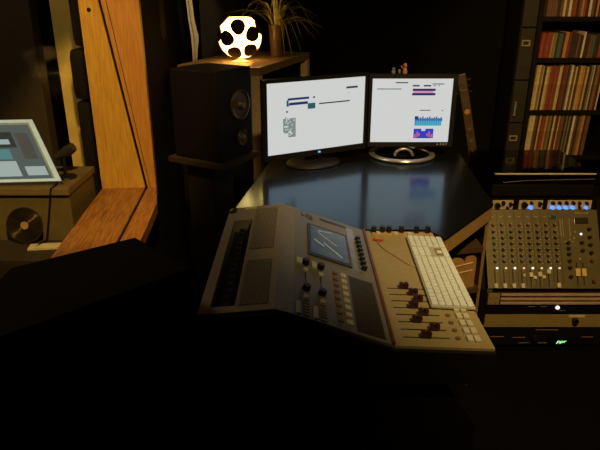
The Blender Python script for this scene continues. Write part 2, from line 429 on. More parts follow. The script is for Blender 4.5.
def shelf_row(kind, cat, group, shelf, zb, x, xe, spec, lean=0.):
    """spec: list of (colour, thickness, height, depth)."""
    n = 0
    for col, th, h, dp in spec:
        if x + th > xe: break
        o = B1(0, th * .93, 0, dp, 0, h, bev=.0008).build(kind, SPM[col])
        o.location = (x + (h * math.sin(lean) if lean > 0 else 0), 4.215, zb + (th * math.sin(abs(lean)) if lean else 0)); o.rotation_euler = (0, -lean if lean < 0 else -lean, 0)
        o.location.x = x; o.location.z = zb + .0004
        if lean: o.rotation_euler = (0, lean, 0); o.location.z = zb + th * math.sin(lean) + .0004
        tag(o, '%s %s, %s from the left on the %s' % (col, kind.replace('_', ' '), ORD[n], shelf), cat, group)
        x += th / math.cos(lean) + .0006; n += 1


rnd = random.Random(5)
row1 = [('red', .022, .165, .20), ('maroon', .014, .16, .20), ('red', .018, .165, .2), ('brown', .016, .15, .2), ('orange', .012, .16, .2), ('olive', .020, .165, .2), ('dark', .010, .15, .2),
        ('teal', .030, .16, .2), ('dark', .012, .165, .2), ('orange', .024, .17, .2), ('maroon', .020, .17, .2), ('dark', .045, .15, .2), ('brown', .014, .16, .2), ('dark', .02, .15, .2), ('white', .014, .172, .2),
        ('dark', .03, .16, .2), ('brown', .02, .15, .2), ('teal', .02, .15, .2), ('dark', .03, .16, .2), ('red', .02, .15, .2)]
shelf_row('book', 'book', 'books on the upper shelf', 'upper shelf', 1.055, 1.648, 2.2, row1, R(2.5))
seq = ['yellow', 'cream', 'olive', 'yellow', 'dark', 'cream', 'orange', 'brown', 'red', 'maroon', 'red', 'brown', 'cream', 'yellow', 'dark', 'maroon', 'brown', 'dark', 'olive', 'white', 'brown', 'cream', 'dark', 'brown', 'yellow', 'yellow', 'orange', 'brown', 'yellow', 'dark', 'olive', 'cream', 'dark', 'brown', 'olive', 'red', 'dark', 'cream']
shelf_row('record_sleeve', 'record', 'records on the middle shelf', 'middle shelf', .695, 1.640, 2.13, [(c, rnd.uniform(.007, .017), rnd.uniform(.298, .312), .30) for c in seq], R(2.2))
seq2 = ['cream', 'cream', 'cream', 'brown', 'maroon', 'dark', 'yellow', 'maroon', 'red', 'brown', 'orange', 'brown', 'olive', 'dark', 'cream', 'maroon', 'dark', 'yellow', 'brown', 'brown', 'dark', 'olive', 'dark', 'olive', 'dark', 'white', 'brown', 'dark', 'brown', 'olive', 'orange', 'dark', 'brown', 'brown']
shelf_row('record_sleeve', 'record', 'records on the lower shelf', 'lower shelf', .365, 1.640, 2.13, [(c, rnd.uniform(.008, .017), rnd.uniform(.286, .297), .29) for c in seq2], R(2.2))
row0 = [(rnd.choice(['cream', 'orange', 'brown', 'red', 'white', 'dark']), rnd.uniform(.012, .022), rnd.uniform(.13, .145), .14) for _ in range(26)]
shelf_row('cassette_case', 'cassette', 'cassette cases on the top shelf', 'top shelf', 1.325, 1.66, 2.1, row0)
for x, z, lab in ((2.20, .695, 'dark record box at right end of the middle shelf'), (2.20, .365, 'dark record box at right end of the lower shelf')):
    tag(B1(x, x + .22, 4.22, 4.5, z, z + .27, bev=.004).build('record_box', CABM), lab, 'box')

# guitar leaning behind the desk
G0, G1 = Vector((.833, 3.02, .995)), Vector((.909, 2.99, .66))
gd = (G1 - G0).normalized()
t = thing('electric_guitar', 'brown guitar standing neck up behind the right monitor', 'guitar', (.99, 2.99, 0))
gx = gd.cross(Vector((0, 1, 0))).normalized()
if gx.x < 0: gx = -gx
body = []
for a in range(36):
    th = 2 * math.pi * a / 36; r = .155 + .028 * math.cos(2 * th) - .035 * math.exp(-((abs(((th - 0) + math.pi) % (2 * math.pi) - math.pi) - 1.35) / .35) ** 2)
    body.append(G1 + gd * (.19 + r * 1.15 * math.cos(th + math.pi)) + gx * (r * math.sin(th)) + Vector((0, -.025, 0)))
lo = min(p.z for p in body)
body = [p for p in body]
MB().prism(body, (0, .045, 0)).build('body', mat('sunburst', (.10, .035, .012), .25), t)
q = Matrix((gx, gd, Vector((0, 1, 0)))).transposed()
MB().box((G0 + G1) / 2 + Vector((0, .004, 0)), (.044, (G1 - G0).length + .06, .022), q, .003).build('neck', mat('brown_neck', (.075, .042, .02), .45, vary=.5, scale=70), t)
MB().box(G0 - gd * .048 + Vector((0, .008, 0)), (.048, .12, .016), q, .006).build('headstock', mat('brown_neck', (.1, .05, .02)), t)
for s_ in (.24, .50, .68, .84):
    c = G0.lerp(G1, s_) + Vector((0, -.0075, 0))
    MB().cyl(c, c + Vector((0, -.0015, 0)), .0085 if s_ > .4 else .014, seg=14).build('fret_marker', mat('amber_inlay' if s_ < .4 else 'dull_inlay', (.75, .36, .07) if s_ < .4 else (.22, .11, .045), .35), t)
for k in range(6):
    c = G0 - gd * (.012 + .030 * (k % 3)) + gx * (.034 if k < 3 else -.034) + Vector((0, .008, 0))
    MB().cyl(c - gx * .008, c + gx * .008, .005, seg=10).build('tuning_peg', BLACKM, t)
if lo > 0:
    tag(B1(.86, 1.12, 2.93, 3.10, 0, lo - .002, bev=.005).build('guitar_rest', BLACK), 'low black rest under the brown guitar', 'stand')

# ------------------------------------------------------------------ light wood unit with lamp and plant
UR = Vector((-.211, 3.103, 0)); ud = Vector((.313, .95, 0)).normalized(); ul = Vector((-.95, .313, 0)).normalized()
UROT = Matrix((-ul, ud, Vector((0, 0, 1)))).transposed()     # local x to the right, y away


def ubox(mb, l0, l1, d0, d1, z0, z1, bev=0):
    c = UR + ul * ((l0 + l1) / 2) + ud * ((d0 + d1) / 2) + Vector((0, 0, (z0 + z1) / 2))
    return mb.box(c, (abs(l1 - l0), abs(d1 - d0), z1 - z0), UROT, bev)


ULN, UDP, UT = .47, .87, 1.12
t = thing('shelf_unit', 'light wood open shelf unit carrying the glowing lamp and plant', 'shelf', UR)
ubox(MB(), 0, ULN, 0, UDP, UT - .041, UT, .002).build('top_board', PALEW, t)
for l, d in ((0, 0), (0, UDP - .045), (ULN - .045, 0), (ULN - .045, UDP - .045)):
    ubox(MB(), l, l + .045, d, d + .045, 0, UT - .041).build('post', mat('lit_post_wood', (.62, .48, .28), .5), t)  # paler than the boards; light falling on the posts put into their colour
for z in (.25, .72):
    ubox(MB(), .004, ULN - .004, .004, UDP - .004, z, z + .022).build('shelf_board', PALEW, t)
ubox(MB(), .046, ULN - .046, UDP - .02, UDP - .01, .0, UT - .041).build('back_panel', BLACK, t)
ubox(MB(), .046, ULN + .004, -.012, -.001, 0, UT - .05).build('front_panel', BLACK, t)  # added black sheet where the unit only lies in shade

LC = Vector((-.329, 3.371, 1.254)); LR = .117
t = thing('table_lamp', 'glowing ball lamp with dark leaf cut-outs on the light wood unit', 'lamp', (LC.x, LC.y, UT))
MB().lathe([(.0, 0), (.048, 0), (.05, .004), (.03, .010), (.012, .014), (.012, .03), (0, .03)], (LC.x, LC.y, UT), seg=28).build('base', mat('lamp_base', (.7, .5, .25), .4), t, smooth=True)
LAMPM = mat('lamp_shade_glow', (.9, .8, .6), .5, vary=.08, scale=18, emit=11, ecol=(1, .52, .13))
m_ = MB()
bmesh.ops.create_icosphere(m_.bm, subdivisions=4, radius=LR)
for v in m_.bm.verts:
    if v.co.z > LR * .86: v.co.z = LR * .86
    if v.co.z < -LR * .93: v.co.z = -LR * .93
    a = math.atan2(v.co.y, v.co.x); rr = math.hypot(v.co.x, v.co.y)
    f = 1 - .028 * (1 - math.cos(8 * a)) / 2
    v.co.x *= f; v.co.y *= f; v.co += LC
m_.build('lamp_shade', LAMPM, t)
vdir = (Vector((0, 0, 1.49)) - LC).normalized(); vdir = (vdir + Vector((.04, 0, -.22))).normalized()
ph = (1 + 5 ** .5) / 2
dv = [Vector(v).normalized() for v in [(a, b, c) for a in (-1, 1) for b in (-1, 1) for c in (-1, 1)] + [(0, a / ph, b * ph) for a in (-1, 1) for b in (-1, 1)] + [(a / ph, b * ph, 0) for a in (-1, 1) for b in (-1, 1)] + [(a * ph, 0, b / ph) for a in (-1, 1) for b in (-1, 1)]]
face = Vector((0, ph, 1)).normalized()
q1 = face.rotation_difference(vdir)
near = sorted(dv, key=lambda v: -v.dot(face))[:5]
p0 = q1 @ near[0]; side = vdir.cross(Vector((0, 0, 1))).normalized(); upv = side.cross(vdir)
ang = math.atan2((p0 - vdir * p0.dot(vdir)).dot(side), (p0 - vdir * p0.dot(vdir)).dot(upv))
q2 = Matrix.Rotation(ang + R(8), 3, vdir)
PET = mat('dark_leaf_panel', (.07, .035, .012), .6)
for v in dv:
    d = q2 @ (q1 @ v)
    if d.z > .72 or d.z < -.8: continue
    fc = max([q2 @ (q1 @ Vector(w).normalized()) for w in [(0, a * ph, b) for a in (-1, 1) for b in (-1, 1)] + [(a, 0, b * ph) for a in (-1, 1) for b in (-1, 1)] + [(a * ph, b, 0) for a in (-1, 1) for b in (-1, 1)]], key=lambda w: w.dot(vdir))
    tn = (fc - d * fc.dot(d)); tn = tn.normalized() if tn.length > .01 else d.orthogonal().normalized()
    bn = d.cross(tn)
    m_ = MB(); ring0, ring1 = [], []
    c0 = m_.bm.verts.new(LC + d * (LR * 1.035)); 
    ringsP = []
    for f in (.35, .7, 1.0):
        rg = []
        for k in range(20):
            th = 2 * math.pi * k / 20; a = f * (.37 + .03 * math.cos(th + math.pi)) * math.cos(th); b = f * .29 * math.sin(th) * (1 + .25 * math.cos(th + math.pi))
            dd = (d + tn * a * 1.1 + bn * b * 1.15).normalized(); rg.append(m_.bm.verts.new(LC + dd * (LR * 1.035)))
        ringsP.append(rg)
    for k in range(20): m_.bm.faces.new((c0, ringsP[0][k], ringsP[0][(k + 1) % 20]))
    for A, B in zip(ringsP, ringsP[1:]):
        for k in range(20): m_.bm.faces.new((A[k], B[k], B[(k + 1) % 20], A[(k + 1) % 20]))
    lower = [m_.bm.verts.new(LC + (w.co - LC).normalized() * (LR * .99)) for w in ringsP[-1]]
    for k in range(20): m_.bm.faces.new((ringsP[-1][k], lower[k], lower[(k + 1) % 20], ringsP[-1][(k + 1) % 20]))
    m_.bm.faces.new(lower)
    m_.build('leaf_panel', PET, t, smooth=True)

PC = Vector((-.137, 3.642, UT)); PK = 1.277
t = thing('potted_plant', 'spiky green plant arching from a tall pot beside the lamp', 'plant', PC)
MB().lathe([(r * PK, h * PK) for r, h in [(.026, 0), (.029, .004), (.036, .13), (.038, .145), (.034, .145), (.031, .125), (0, .125)]], PC, seg=28).build('pot', mat('brown_pot', (.10, .06, .022), .3), t, smooth=True)
m_ = MB(); rp = random.Random(11)
for i in range(64):
    a = rp.uniform(0, 2 * math.pi); reach = rp.uniform(.07, .24) * (.62 if -.9 < math.atan2(math.sin(a - 4.09), math.cos(a - 4.09)) < .9 else 1); lift = rp.uniform(.05, .15); drop = rp.uniform(.02, .20) if reach > .12 else 0
    base = PC + Vector((.02 * math.cos(a), .02 * math.sin(a), .16)); d = Vector((math.cos(a), math.sin(a), 0)); s_ = d.cross(Vector((0, 0, 1)))
    prev = None; w0 = rp.uniform(.0035, .0062)
    for k in range(9):
        f = k / 8
        p = base + d * PK * reach * (f ** 1.15) + PK * Vector((0, 0, lift * math.sin(min(1, f * 1.5) * math.pi / 2) - drop * max(0, f - .35) ** 1.5 * 1.6))
        p.z = max(p.z, UT + .006); w = w0 * (1 - f ** 2 * .9)
        row = [m_.bm.verts.new(p - s_ * w), m_.bm.verts.new(p - Vector((0, 0, w * .5))), m_.bm.verts.new(p + s_ * w), m_.bm.verts.new(p + Vector((0, 0, w * .15)))]
        if prev:
            for j in range(4): m_.bm.faces.new((prev[j], prev[(j + 1) % 4], row[(j + 1) % 4], row[j]))
        prev = row
m_.build('foliage', mat('leaf_green', (.30, .28, .085), .45, vary=.3), t, smooth=True)

# ------------------------------------------------------------------ left loudspeaker on its stand
c1, c2 = Vector((-.270, 1.935, 0)), Vector((-.171, 2.10, 0))
sf = (c2 - c1).normalized(); sb = Vector((-sf.y, sf.x, 0)) ; SW = (c2 - c1).length; SD = .20
SROT = Matrix((sf, sb, Vector((0, 0, 1)))).transposed(); sn = -sb
CB = c1 + sf * SW / 2 + sb * SD / 2
t = thing('loudspeaker', 'black studio loudspeaker on a stand left of the monitors', 'speaker', (CB.x, CB.y, .945))
MB().box(CB + Vector((0, 0, 1.096)), (SW, SD, .302), SROT, .005).build('cabinet', mat('speaker_black', (.0042, .0034, .003), .55, spec=.12), t)


def sp(u, z): return c1 + sf * (SW * u) + Vector((0, 0, z))


for nm, u, z, r, cone in (('woofer', .64, 1.124, .052, 1), ('tweeter', .67, 1.008, .028, 0)):
    c = sp(u, z)
    MB().lathe([(r * .80, -.001), (r * .82, .004), (r * .92, .006), (r, .004), (r * 1.02, -.001)], c, sn, 40).build(nm + '_surround', mat('rubber_ring', (.035, .027, .018), .35), t, smooth=True)
    if cone:
        w = MB().lathe([(r * .80, .001), (r * .76, .0015), (r * .45, .0012), (r * .3, .001), (r * .27, .008), (r * .15, .014), (.0, .016)], c, sn, 40).build('woofer_cone', mat('cone_paper', (.045, .034, .022), .5), t, smooth=True)
        MB().lathe([(.010, .013), (.010, .017), (.0, .018)], c, sn, 20).build('dust_cap', mat('cap_pale', (.12, .095, .065), .3), w, smooth=True)
    else:
        MB().lathe([(r * .80, .0012), (r * .5, .0008), (r * .4, .006), (.0, .010)], c, sn, 30).build('tweeter_dome', mat('dome', (.06, .048, .035), .3), t, smooth=True)
t = thing('speaker_stand', 'dark stand with flat top plate under the studio loudspeaker', 'stand', (CB.x, CB.y, 0))
MB().box(CB + Vector((0, 0, .9345)), (SW + .035, SD + .04, .020), SROT, .002).build('top_plate', mat('brown_plate', (.020, .014, .008), .6, spec=.2), t)
PB = Vector((-.325, 2.06, 0))
MB().box(PB + Vector((0, 0, .481)), (.115, .115, .887), SROT, .003).build('pillar', BLACK, t)
MB().box(PB + Vector((0, 0, .0185)), (.17, .17, .037), SROT, .003).build('base', BLACK, t)

# ------------------------------------------------------------------ corner desk
DT = .78
t = thing('corner_desk', 'glossy black topped corner desk with brown edge under two monitors', 'desk', (.28, 2.3, 0))
poly = [(-.229, 1.93), (-.06, 1.93), (.01, 1.745), (.41, 1.745), (.445, 1.665), (.69, 1.98), (.76, 2.86), (-.085, 2.86)]
MB().prism([(x, y, DT - .006) for x, y in poly], (0, 0, .006)).build('desk_top', DESKT, t)


def inset(p, d):
    out = []; n = len(p)
    for i in range(n):
        a, b, c = Vector(p[i - 1]), Vector(p[i]), Vector(p[(i + 1) % n]); e1 = (b - a).normalized(); e2 = (c - b).normalized()
        n1 = Vector((-e1.y, e1.x)); n2 = Vector((-e2.y, e2.x)); m = (n1 + n2); m = m / max(.4, m.dot(n1)); out.append(tuple(b + m * d))
    return out


MB().prism([(x, y, DT - .058) for x, y in inset(poly, .002)], (0, 0, .0515)).build('desk_slab', DESKE, t)
MB().prism([(.672, 1.985, 0), (.690, 2.005, 0), (.745, 2.80, 0), (.72, 2.80, 0)], (0, 0, .721)).build('side_panel', DESKE, t)
MB().prism([(-.192, 2.06, 0), (-.172, 2.06, 0), (-.075, 2.79, 0), (-.095, 2.79, 0)], (0, 0, .721)).build('side_panel', DESKE, t)
MB().bb(-.06, .72, 2.80, 2.82, .2, .721).build('back_panel', BLACK, t)
for z in (.597, .43):
    MB().prism([(.44, 1.925, z), (.672, 1.975, z), (.70, 2.5, z), (.44, 2.5, z)], (0, 0, .018)).build('shelf_board', mat('brown_shelf', (.075, .043, .017), .6), t)
MB().bb(.425, .44, 1.92, 2.5, 0, .72).build('divider_panel', DESKE, t)
sat = thing('leather_bag', 'tan leather bag with scalloped top on the shelf under desk', 'bag', (.585, 2.1, .449))
pr = [(.655, .449), (.655, .560)]
for k in range(1, 9): pr.append((.632 + .023 * math.cos(math.pi * k / 8), .560 + .022 * math.sin(math.pi * k / 8)))
for k in range(0, 9): pr.append((.572 + .036 * math.cos(math.pi * k / 8), .552 + .022 * math.sin(math.pi * k / 8)))
pr.append((.536, .449))
MB().prism([(x, 1.985 + (x - .655) * .25, z) for x, z in pr], (.02, .28, 0)).build('pouch', mat('tan_leather', (.40, .22, .07), .5, vary=.15), sat, smooth=True)
for z in (.548, .518):
    MB().tube([(.560, 1.959, z - .006), (.642, 1.980, z + .004)], .0022, 8).build('stitched_seam', mat('pale_seam', (.75, .5, .28), .6), sat)
tag(MB().box((.585, 2.02, .622), (.035, .016, .013), Matrix.Rotation(R(-35), 3, 'Z'), .003).build('eraser_block', mat('dusty_pink', (.42, .18, .12), .6)), 'small dusty pink block on the shelf below the desk top', 'block')

# ------------------------------------------------------------------ monitors


def monitor(name, label, bl, tr_dir, w, h, bez, zb, thick):
    """bl: lower left screen corner (x, y, z); tr_dir: unit vector to the right."""
    e = Vector((*tr_dir, 0)).normalized(); bk = Vector((-e.y, e.x, 0)); bl = Vector(bl)
    rot = Matrix((e, bk, Vector((0, 0, 1)))).transposed()
    cen = bl + e * w / 2 + Vector((0, 0, h / 2))
    t = thing(name, label, 'monitor', (cen.x, cen.y, DT))

    def at(u, v, off): return bl + e * (u * w) + Vector((0, 0, (1 - v) * h)) - bk * off

    def patch(mb, u0, v0, u1, v1, off, th=.0004, shear=0):
        P = [at(u0, v1, off), at(u1, v1, off), at(u1, v0, off), at(u0, v0, off)]
        return mb.prism(P, -bk * th)
    l, r, tp, bt = bez
    fr = MB()
    for (u0, u1, v0, v1) in ((-l / w, 0, -tp / h, 1 + bt / h), (1, 1 + r / w, -tp / h, 1 + bt / h), (0, 1, -tp / h, 0), (0, 1, 1, 1 + bt / h)):
        patch(fr, u0, v0, u1, v1, -.012, .017)
    f = fr.build('bezel', mat('monitor_bezel', (.014, .014, .016), .35), t)
    patch(MB(), -l / w, -tp / h, 1 + r / w, 1 + bt / h, -thick, thick - .012).build('back_shell', BLACK, t)
    s = patch(MB(), 0, 0, 1, 1, -.011, .0112).build('screen', SCREEN, t)
    return t, s, patch, at, rot, cen, bk, e


INK = lambda n, c, e=.5: mat('ink_' + n, (.01, .01, .01), .4, vary=.3, scale=400, emit=e, ecol=c)
# left, widescreen
e = Vector((.877, .48))
t, s, patch, at, rot, cen, bk, e3 = monitor('monitor', 'left wide monitor, bright white screen, angled toward the right one', (-.134, 2.375, .852), e, .474, .294, (.014, .014, .014, .024), DT, .028)
P1 = []
patch(MB(), .40, 1 + .012, .60, 1 + .07, 0, .002)
o = MB(); patch(o, .505, 1.025, .53, 1.05, .005, .001); o.build('power_light', mat('blue_led', (.05, .1, .3), .3, emit=.9, ecol=(.25, .5, 1)), t)
bc = cen + bk * .035; bc.z = 0
m_ = MB(); prof = [(0, 0), (.105, 0), (.112, .004), (.110, .010), (.09, .014), (.03, .018), (0, .018)]
m_.lathe(prof, bc + Vector((0, 0, DT)), seg=40)
for v in m_.bm.verts:
    k = v.co - bc; v.co = bc + e3 * k.dot(e3) * 1.12 + bk * k.dot(bk) * .88 + Vector((0, 0, k.z))
m_.build('base', mat('monitor_base', (.03, .027, .025), .4), t, smooth=True)
m_ = MB(); m_.box(bc + Vector((0, 0, .90)) + bk * .01, (.06, .022, .21), rot, .004); m_.build('neck', BLACK, t)
for nm, u0, v0, u1, v1, mt in (
        ('screen_toolbar', .202, .222, .413, .252, INK('navy', (.02, .05, .22))), ('screen_toolbar', .215, .285, .400, .322, INK('navy', 0)),
        ('screen_icon', .400, .315, .476, .395, INK('teal', (.03, .20, .22))), ('screen_icon', .43, .265, .47, .305, INK('paleblue', (.55, .62, .62), 1)),
        ('screen_icon', .452, .225, .474, .248, INK('teal', 0)), ('screen_icon', .190, .250, .210, .335, INK('teal', 0)), ('screen_icon', .185, .395, .202, .418, INK('teal', 0)),
        ('screen_line', .515, .326, .839, .344, INK('slate', (.045, .06, .12))), ('screen_text', .798, .128, .920, .156, INK('slate', 0)), ('screen_text', .80, .215, .845, .224, INK('faint', (.42, .47, .47), 1))):
    o = MB()
    if nm == 'screen_toolbar' and v0 > .28:
        patch(o, u0, v0, u1, v1, .0002); patch(o, u0 - .012, v0 + .02, u0, v1, .0002)
    else: patch(o, u0, v0, u1, v1, .0002)
    o.build(nm, mt, s)
o = MB(); rq = random.Random(3)
for i in range(12):
    for j in range(14):
        u = .155 + .123 * i / 12; v = .48 + .29 * j / 14
        if j > 10 and i < 5: continue
        if j == 0 and rq.random() < .6: continue
        if rq.random() < .86: patch(o, u, v, u + .0103, v + .0207, .0002)
o.build('screen_picture', INK('grey', (.20, .25, .24), 1), s)

# right, squarish with a ring foot
t, s, patch, at, rot, cen, bk, e3 = monitor('monitor', 'right squarish monitor on a silver ring foot', (.314, 2.60, .857), Vector((1, .0)), .349, .279, (.011, .020, .020, .020), DT, .032)
bc = Vector((.470, 2.655, 0))
MB().torus((bc.x, bc.y, DT + .009), .138, .014, flat=.6).build('ring_foot', SILVER, t, smooth=True)
m_ = MB(); m_.lathe([(.045, .0), (.05, .004), (.05, .012), (.03, .02), (0, .02)], (bc.x, bc.y + .01, DT), seg=32); m_.bb(bc.x - .03, bc.x + .03, bc.y - .0, bc.y + .135, DT + .002, DT + .012)
m_.build('foot_hub', BLACK, t)
pts = [(bc.x + .040 * math.cos(a), bc.y - .05, DT + .012 + .032 * math.sin(a)) for a in [math.pi * k / 14 for k in range(15)]]
MB().tube(pts, .007, 10).build('foot_arch', SILVER, t, smooth=True)
MB().bb(bc.x - .028, bc.x + .028, bc.y - .018, bc.y + .006, DT + .015, .95).build('neck', BLACK, t)
for nm, u0, v0, u1, v1, mt in (
        ('screen_text', .288, .055, .442, .072, INK('slate', 0)), ('screen_line', .06, .154, .362, .166, INK('slate', 0)),
        ('screen_text', .502, .098, .586, .122, INK('darkteal', (.05, .12, .17))), ('screen_text', .640, .098, .73, .122, INK('darkteal', 0)), ('screen_text', .744, .072, .890, .094, INK('greyblue', (.22, .28, .32), 1)),
        ('screen_text', .76, .100, .79, .118, INK('greyblue', 0)), ('screen_text', .82, .100, .84, .118, INK('greyblue', 0)),
        ('waveform_track', .504, .155, .790, .190, INK('purple', (.05, .03, .17))), ('waveform_track', .515, .190, .765, .222, INK('pink', (.62, .27, .42), 1)), ('waveform_track', .500, .222, .791, .258, INK('indigo', (.02, .03, .24))),
        ('screen_text', .611, .486, .747, .498, INK('slate', 0)), ('screen_icon', .890, .486, .905, .500, INK('slate', 0)),
        ('spectrum_block', .555, .585, .60, .64, INK('navy', 0)), ('spectrum_block', .559, .62, .905, .665, INK('blue', (.03, .14, .42), 1)), ('spectrum_block', .556, .665, .895, .735, INK('cyanblue', (.02, .32, .48), 1)),
        ('picture_tile', .552, .785, .804, .940, INK('royal', (.02, .04, .50), 1))):
    o = MB(); patch(o, u0, v0, u1, v1, .0002); o.build(nm, mt, s)
for k in range(11):
    o = MB(); u = .59 + k * .029; patch(o, u, .600 - .012 * ((k * 7) % 3) + .012, u + .018, .62, .0002); o.build('spectrum_bar', INK('blue', 0), s)
for k in range(11):
    o = MB(); u = .585 + k * .029; patch(o, u, .64, u + .004, .73, .0007); o.build('grid_line', INK('lightblue', (.2, .5, .62), 1), s)
for (u0, v0, u1, v1) in ((.560, .87, .585, .935), (.590, .83, .61, .92), (.615, .86, .635, .90), (.74, .83, .762, .92), (.772, .87, .795, .935), (.715, .86, .735, .9)):
    o = MB(); patch(o, u0, v0, u1, v1, .0007); o.build('picture_mark', INK('rose', (.5, .10, .25), 1), s)
o = MB(); patch(o, .65, .785, .70, .82, .0007); o.build('picture_mark', INK('paleblue', 0), s)
for u in (.86, .90, .935, .97):
    o = MB(); patch(o, u, 1.02, u + .014, 1.045, .005, .001); o.build('front_button', mat('pale_button', (.55, .5, .4), .4), t)
# ornaments on the top edge of the right monitor
zt = .857 + .279 + .020
t = thing('figurine', 'tiny orange figurine standing on the right monitor top edge', 'figurine', (.453, 2.61, zt))
FM = mat('orange_clay', (.50, .22, .08), .5)
MB().lathe([(.010, 0), (.011, .010), (.007, .022), (.004, .026)], (.453, 2.612, zt), seg=16).build('body', FM, t, smooth=True)
MB().lathe([(.002, 0), (.008, .004), (.009, .010), (.006, .017), (.0, .019)], (.453, 2.612, zt + .025), seg=16).build('head', FM, t, smooth=True)
MB().tube([(.447, 2.608, zt + .020), (.438, 2.605, zt + .026), (.434, 2.604, zt + .034)], .003, 8).build('arm', FM, t, smooth=True)
t = thing('figurine', 'tiny grey figurine on the monitor top left of the orange one', 'figurine', (.404, 2.61, zt))
GM = mat('grey_clay', (.22, .23, .18), .5)
MB().lathe([(.008, 0), (.009, .008), (.006, .014), (.0, .015)], (.404, 2.612, zt), seg=16).build('body', GM, t, smooth=True)
MB().lathe([(.002, 0), (.007, .004), (.007, .010), (.0, .013)], (.404, 2.612, zt + .013), seg=16).build('head', GM, t, smooth=True)
tag(MB().lathe([(.0, 0), (.005, .001), (.006, .010), (.005, .017), (0, .018)], (.429, 2.612, zt), seg=14).build('figurine', GM, smooth=True), 'tiny pale bead between the two figurines on the monitor', 'bead')

# ------------------------------------------------------------------ turntable on top of the rack
t = thing('turntable', 'black turntable under a clear dust cover on the equipment rack', 'turntable', (1.08, 2.7, .626))
B1(.855, 1.305, 2.495, 2.90, .636, .690, bev=.004).build('plinth', mat('turntable_black', (.010, .009, .008), .3), t)
for x in (.89, 1.27):
    for y in (2.53, 2.87): MB().cyl((x, y, .626), (x, y, .636), .02, seg=16).build('foot', BLACK, t)
MB().lathe([(.148, .690), (.15, .692), (.15, .703), (.146, .705), (0, .705)], (1.04, 2.70, 0), seg=48).build('platter', BLACKM, t, smooth=True)
MB().lathe([(.0, .7055), (.146, .7055), (.146, .708), (0, .708)], (1.04, 2.70, 0), seg=48).build('record', mat('vinyl', (.012, .012, .012), .2), t)
MB().cyl((1.25, 2.84, .69), (1.25, 2.84, .718), .02).build('tonearm_pivot', SILVER, t)
MB().tube([(1.25, 2.85, .716), (1.25, 2.75, .716), (1.235, 2.65, .714), (1.19, 2.60, .713)], .004, 8).build('tonearm', SILVER, t, smooth=True)
cv = MB()
cv.bb(.855, 1.305, 2.495, 2.90, .740, .743); cv.bb(.855, .858, 2.495, 2.90, .691, .740); cv.bb(1.302, 1.305, 2.495, 2.90, .691, .740)
cv.bb(.858, 1.302, 2.897, 2.90, .691, .740); cv.bb(.858, 1.302, 2.495, 2.498, .691, .736)
cv.build('dust_cover', glass('smoked_acrylic', (.60, .57, .50), fres=1.5, rough=.04), t)
MB().tube([(.857, 2.494, .739), (1.303, 2.494, .739)], .0042, 10).build('cover_lip_glint', mat('lip_highlight', (.62, .56, .46), .25), t, smooth=True)  # highlight along the cover edge put into a pale strip
MB().tube([(.90, 2.4935, .700), (1.0, 2.4935, .709), (1.303, 2.4935, .716)], .0016, 8).build('cover_seam', mat('dull_acrylic', (.20, .15, .09), .3), t, smooth=True)

# ------------------------------------------------------------------ equipment rack at the right
XL, XR = .815, 1.318
PL, PU = Vector((0, 2.27, .29)), Vector((0, 2.46, .585)); LS = (PU - PL).length; PV = (PU - PL) / LS; PN = Vector((0, -PV.z, PV.y))
t = thing('equipment_rack', 'black equipment rack with sloped top holding mixer at right', 'rack', (1.07, 2.45, 0))
side = [(2.265, .02), (2.285, .28), (2.475, .585), (2.49, .625), (2.92, .625), (2.92, .02)]
for x in (XL - .022, XR + .006):
    MB().prism([(x, y, z) for y, z in side], (.016, 0, 0)).build('side_panel', CABM, t)
B1(XL - .006, XR + .006, 2.49, 2.92, .606, .625).build('top_board', CABM, t)
B1(XL - .006, XR + .006, 2.90, 2.92, .02, .606).build('back_panel', CABM, t)
B1(XL - .006, XR + .006, 2.265, 2.90, .0, .018).build('bottom_board', CABM, t)
for x in (XL - .006, XR - .016):
    B1(x, x + .022, 2.263, 2.275, .018, .285).build('rack_rail', GOLDP, t)

# strip with lit knobs above the mixer
t = thing('rack_unit', 'slim rack unit with pale plates and blue lit knobs above mixer', 'audio unit', (1.07, 2.55, .585))
B1(XL, XR, 2.482, 2.62, .578, .604).build('chassis', BLACKM, t)
PLT = mat('pale_plate', (.62, .48, .30), .45)
for x0, x1 in ((.858, .950), (.976, 1.082), (1.104, 1.300)):
    B1(x0, x1, 2.478, 2.482, .579, .622, bev=.001).build('face_plate', PLT, t)
for x, z, r, lit in ((.880, .598, .014, 0), (.905, .612, .008, 0), (.938, .606, .008, 0), (1.0, .602, .014, 0), (1.03, .612, .007, 0), (1.068, .608, .009, 0), (.925, .588, .006, 0),
                     (1.028, .589, .009, 1), (1.113 + .012, .589, .009, 1), (1.155, .589, .009, 1), (1.185, .589, .009, 1), (1.215, .589, .009, 1), (1.275, .589, .007, 1),
                     (1.125, .611, .008, 0), (1.155, .611, .008, 0), (1.185, .611, .008, 0), (1.215, .611, .008, 0), (1.243, .611, .007, 0), (1.247, .590, .006, 0), (1.275, .611, .007, 0)):
    k = MB().cyl((x, 2.478, z), (x, 2.464, z), r, r * .85, 14)
    if lit:
        o = k.build('lit_knob', BLUEG, t, 'blue lit knob')
    else: k.build('knob', KNOB, t)

# sloped rack mixer


def ms(x, s_, h=0): return Vector((x, 0, 0)) + PL + PV * s_ + PN * h


MROT = Matrix((Vector((1, 0, 0)), PV, PN)).transposed()


def mbox(mb, x, s_, wx, ws, h0, h1, bev=0): return mb.box(ms(x, s_, (h0 + h1) / 2), (wx, ws, h1 - h0), MROT, bev)


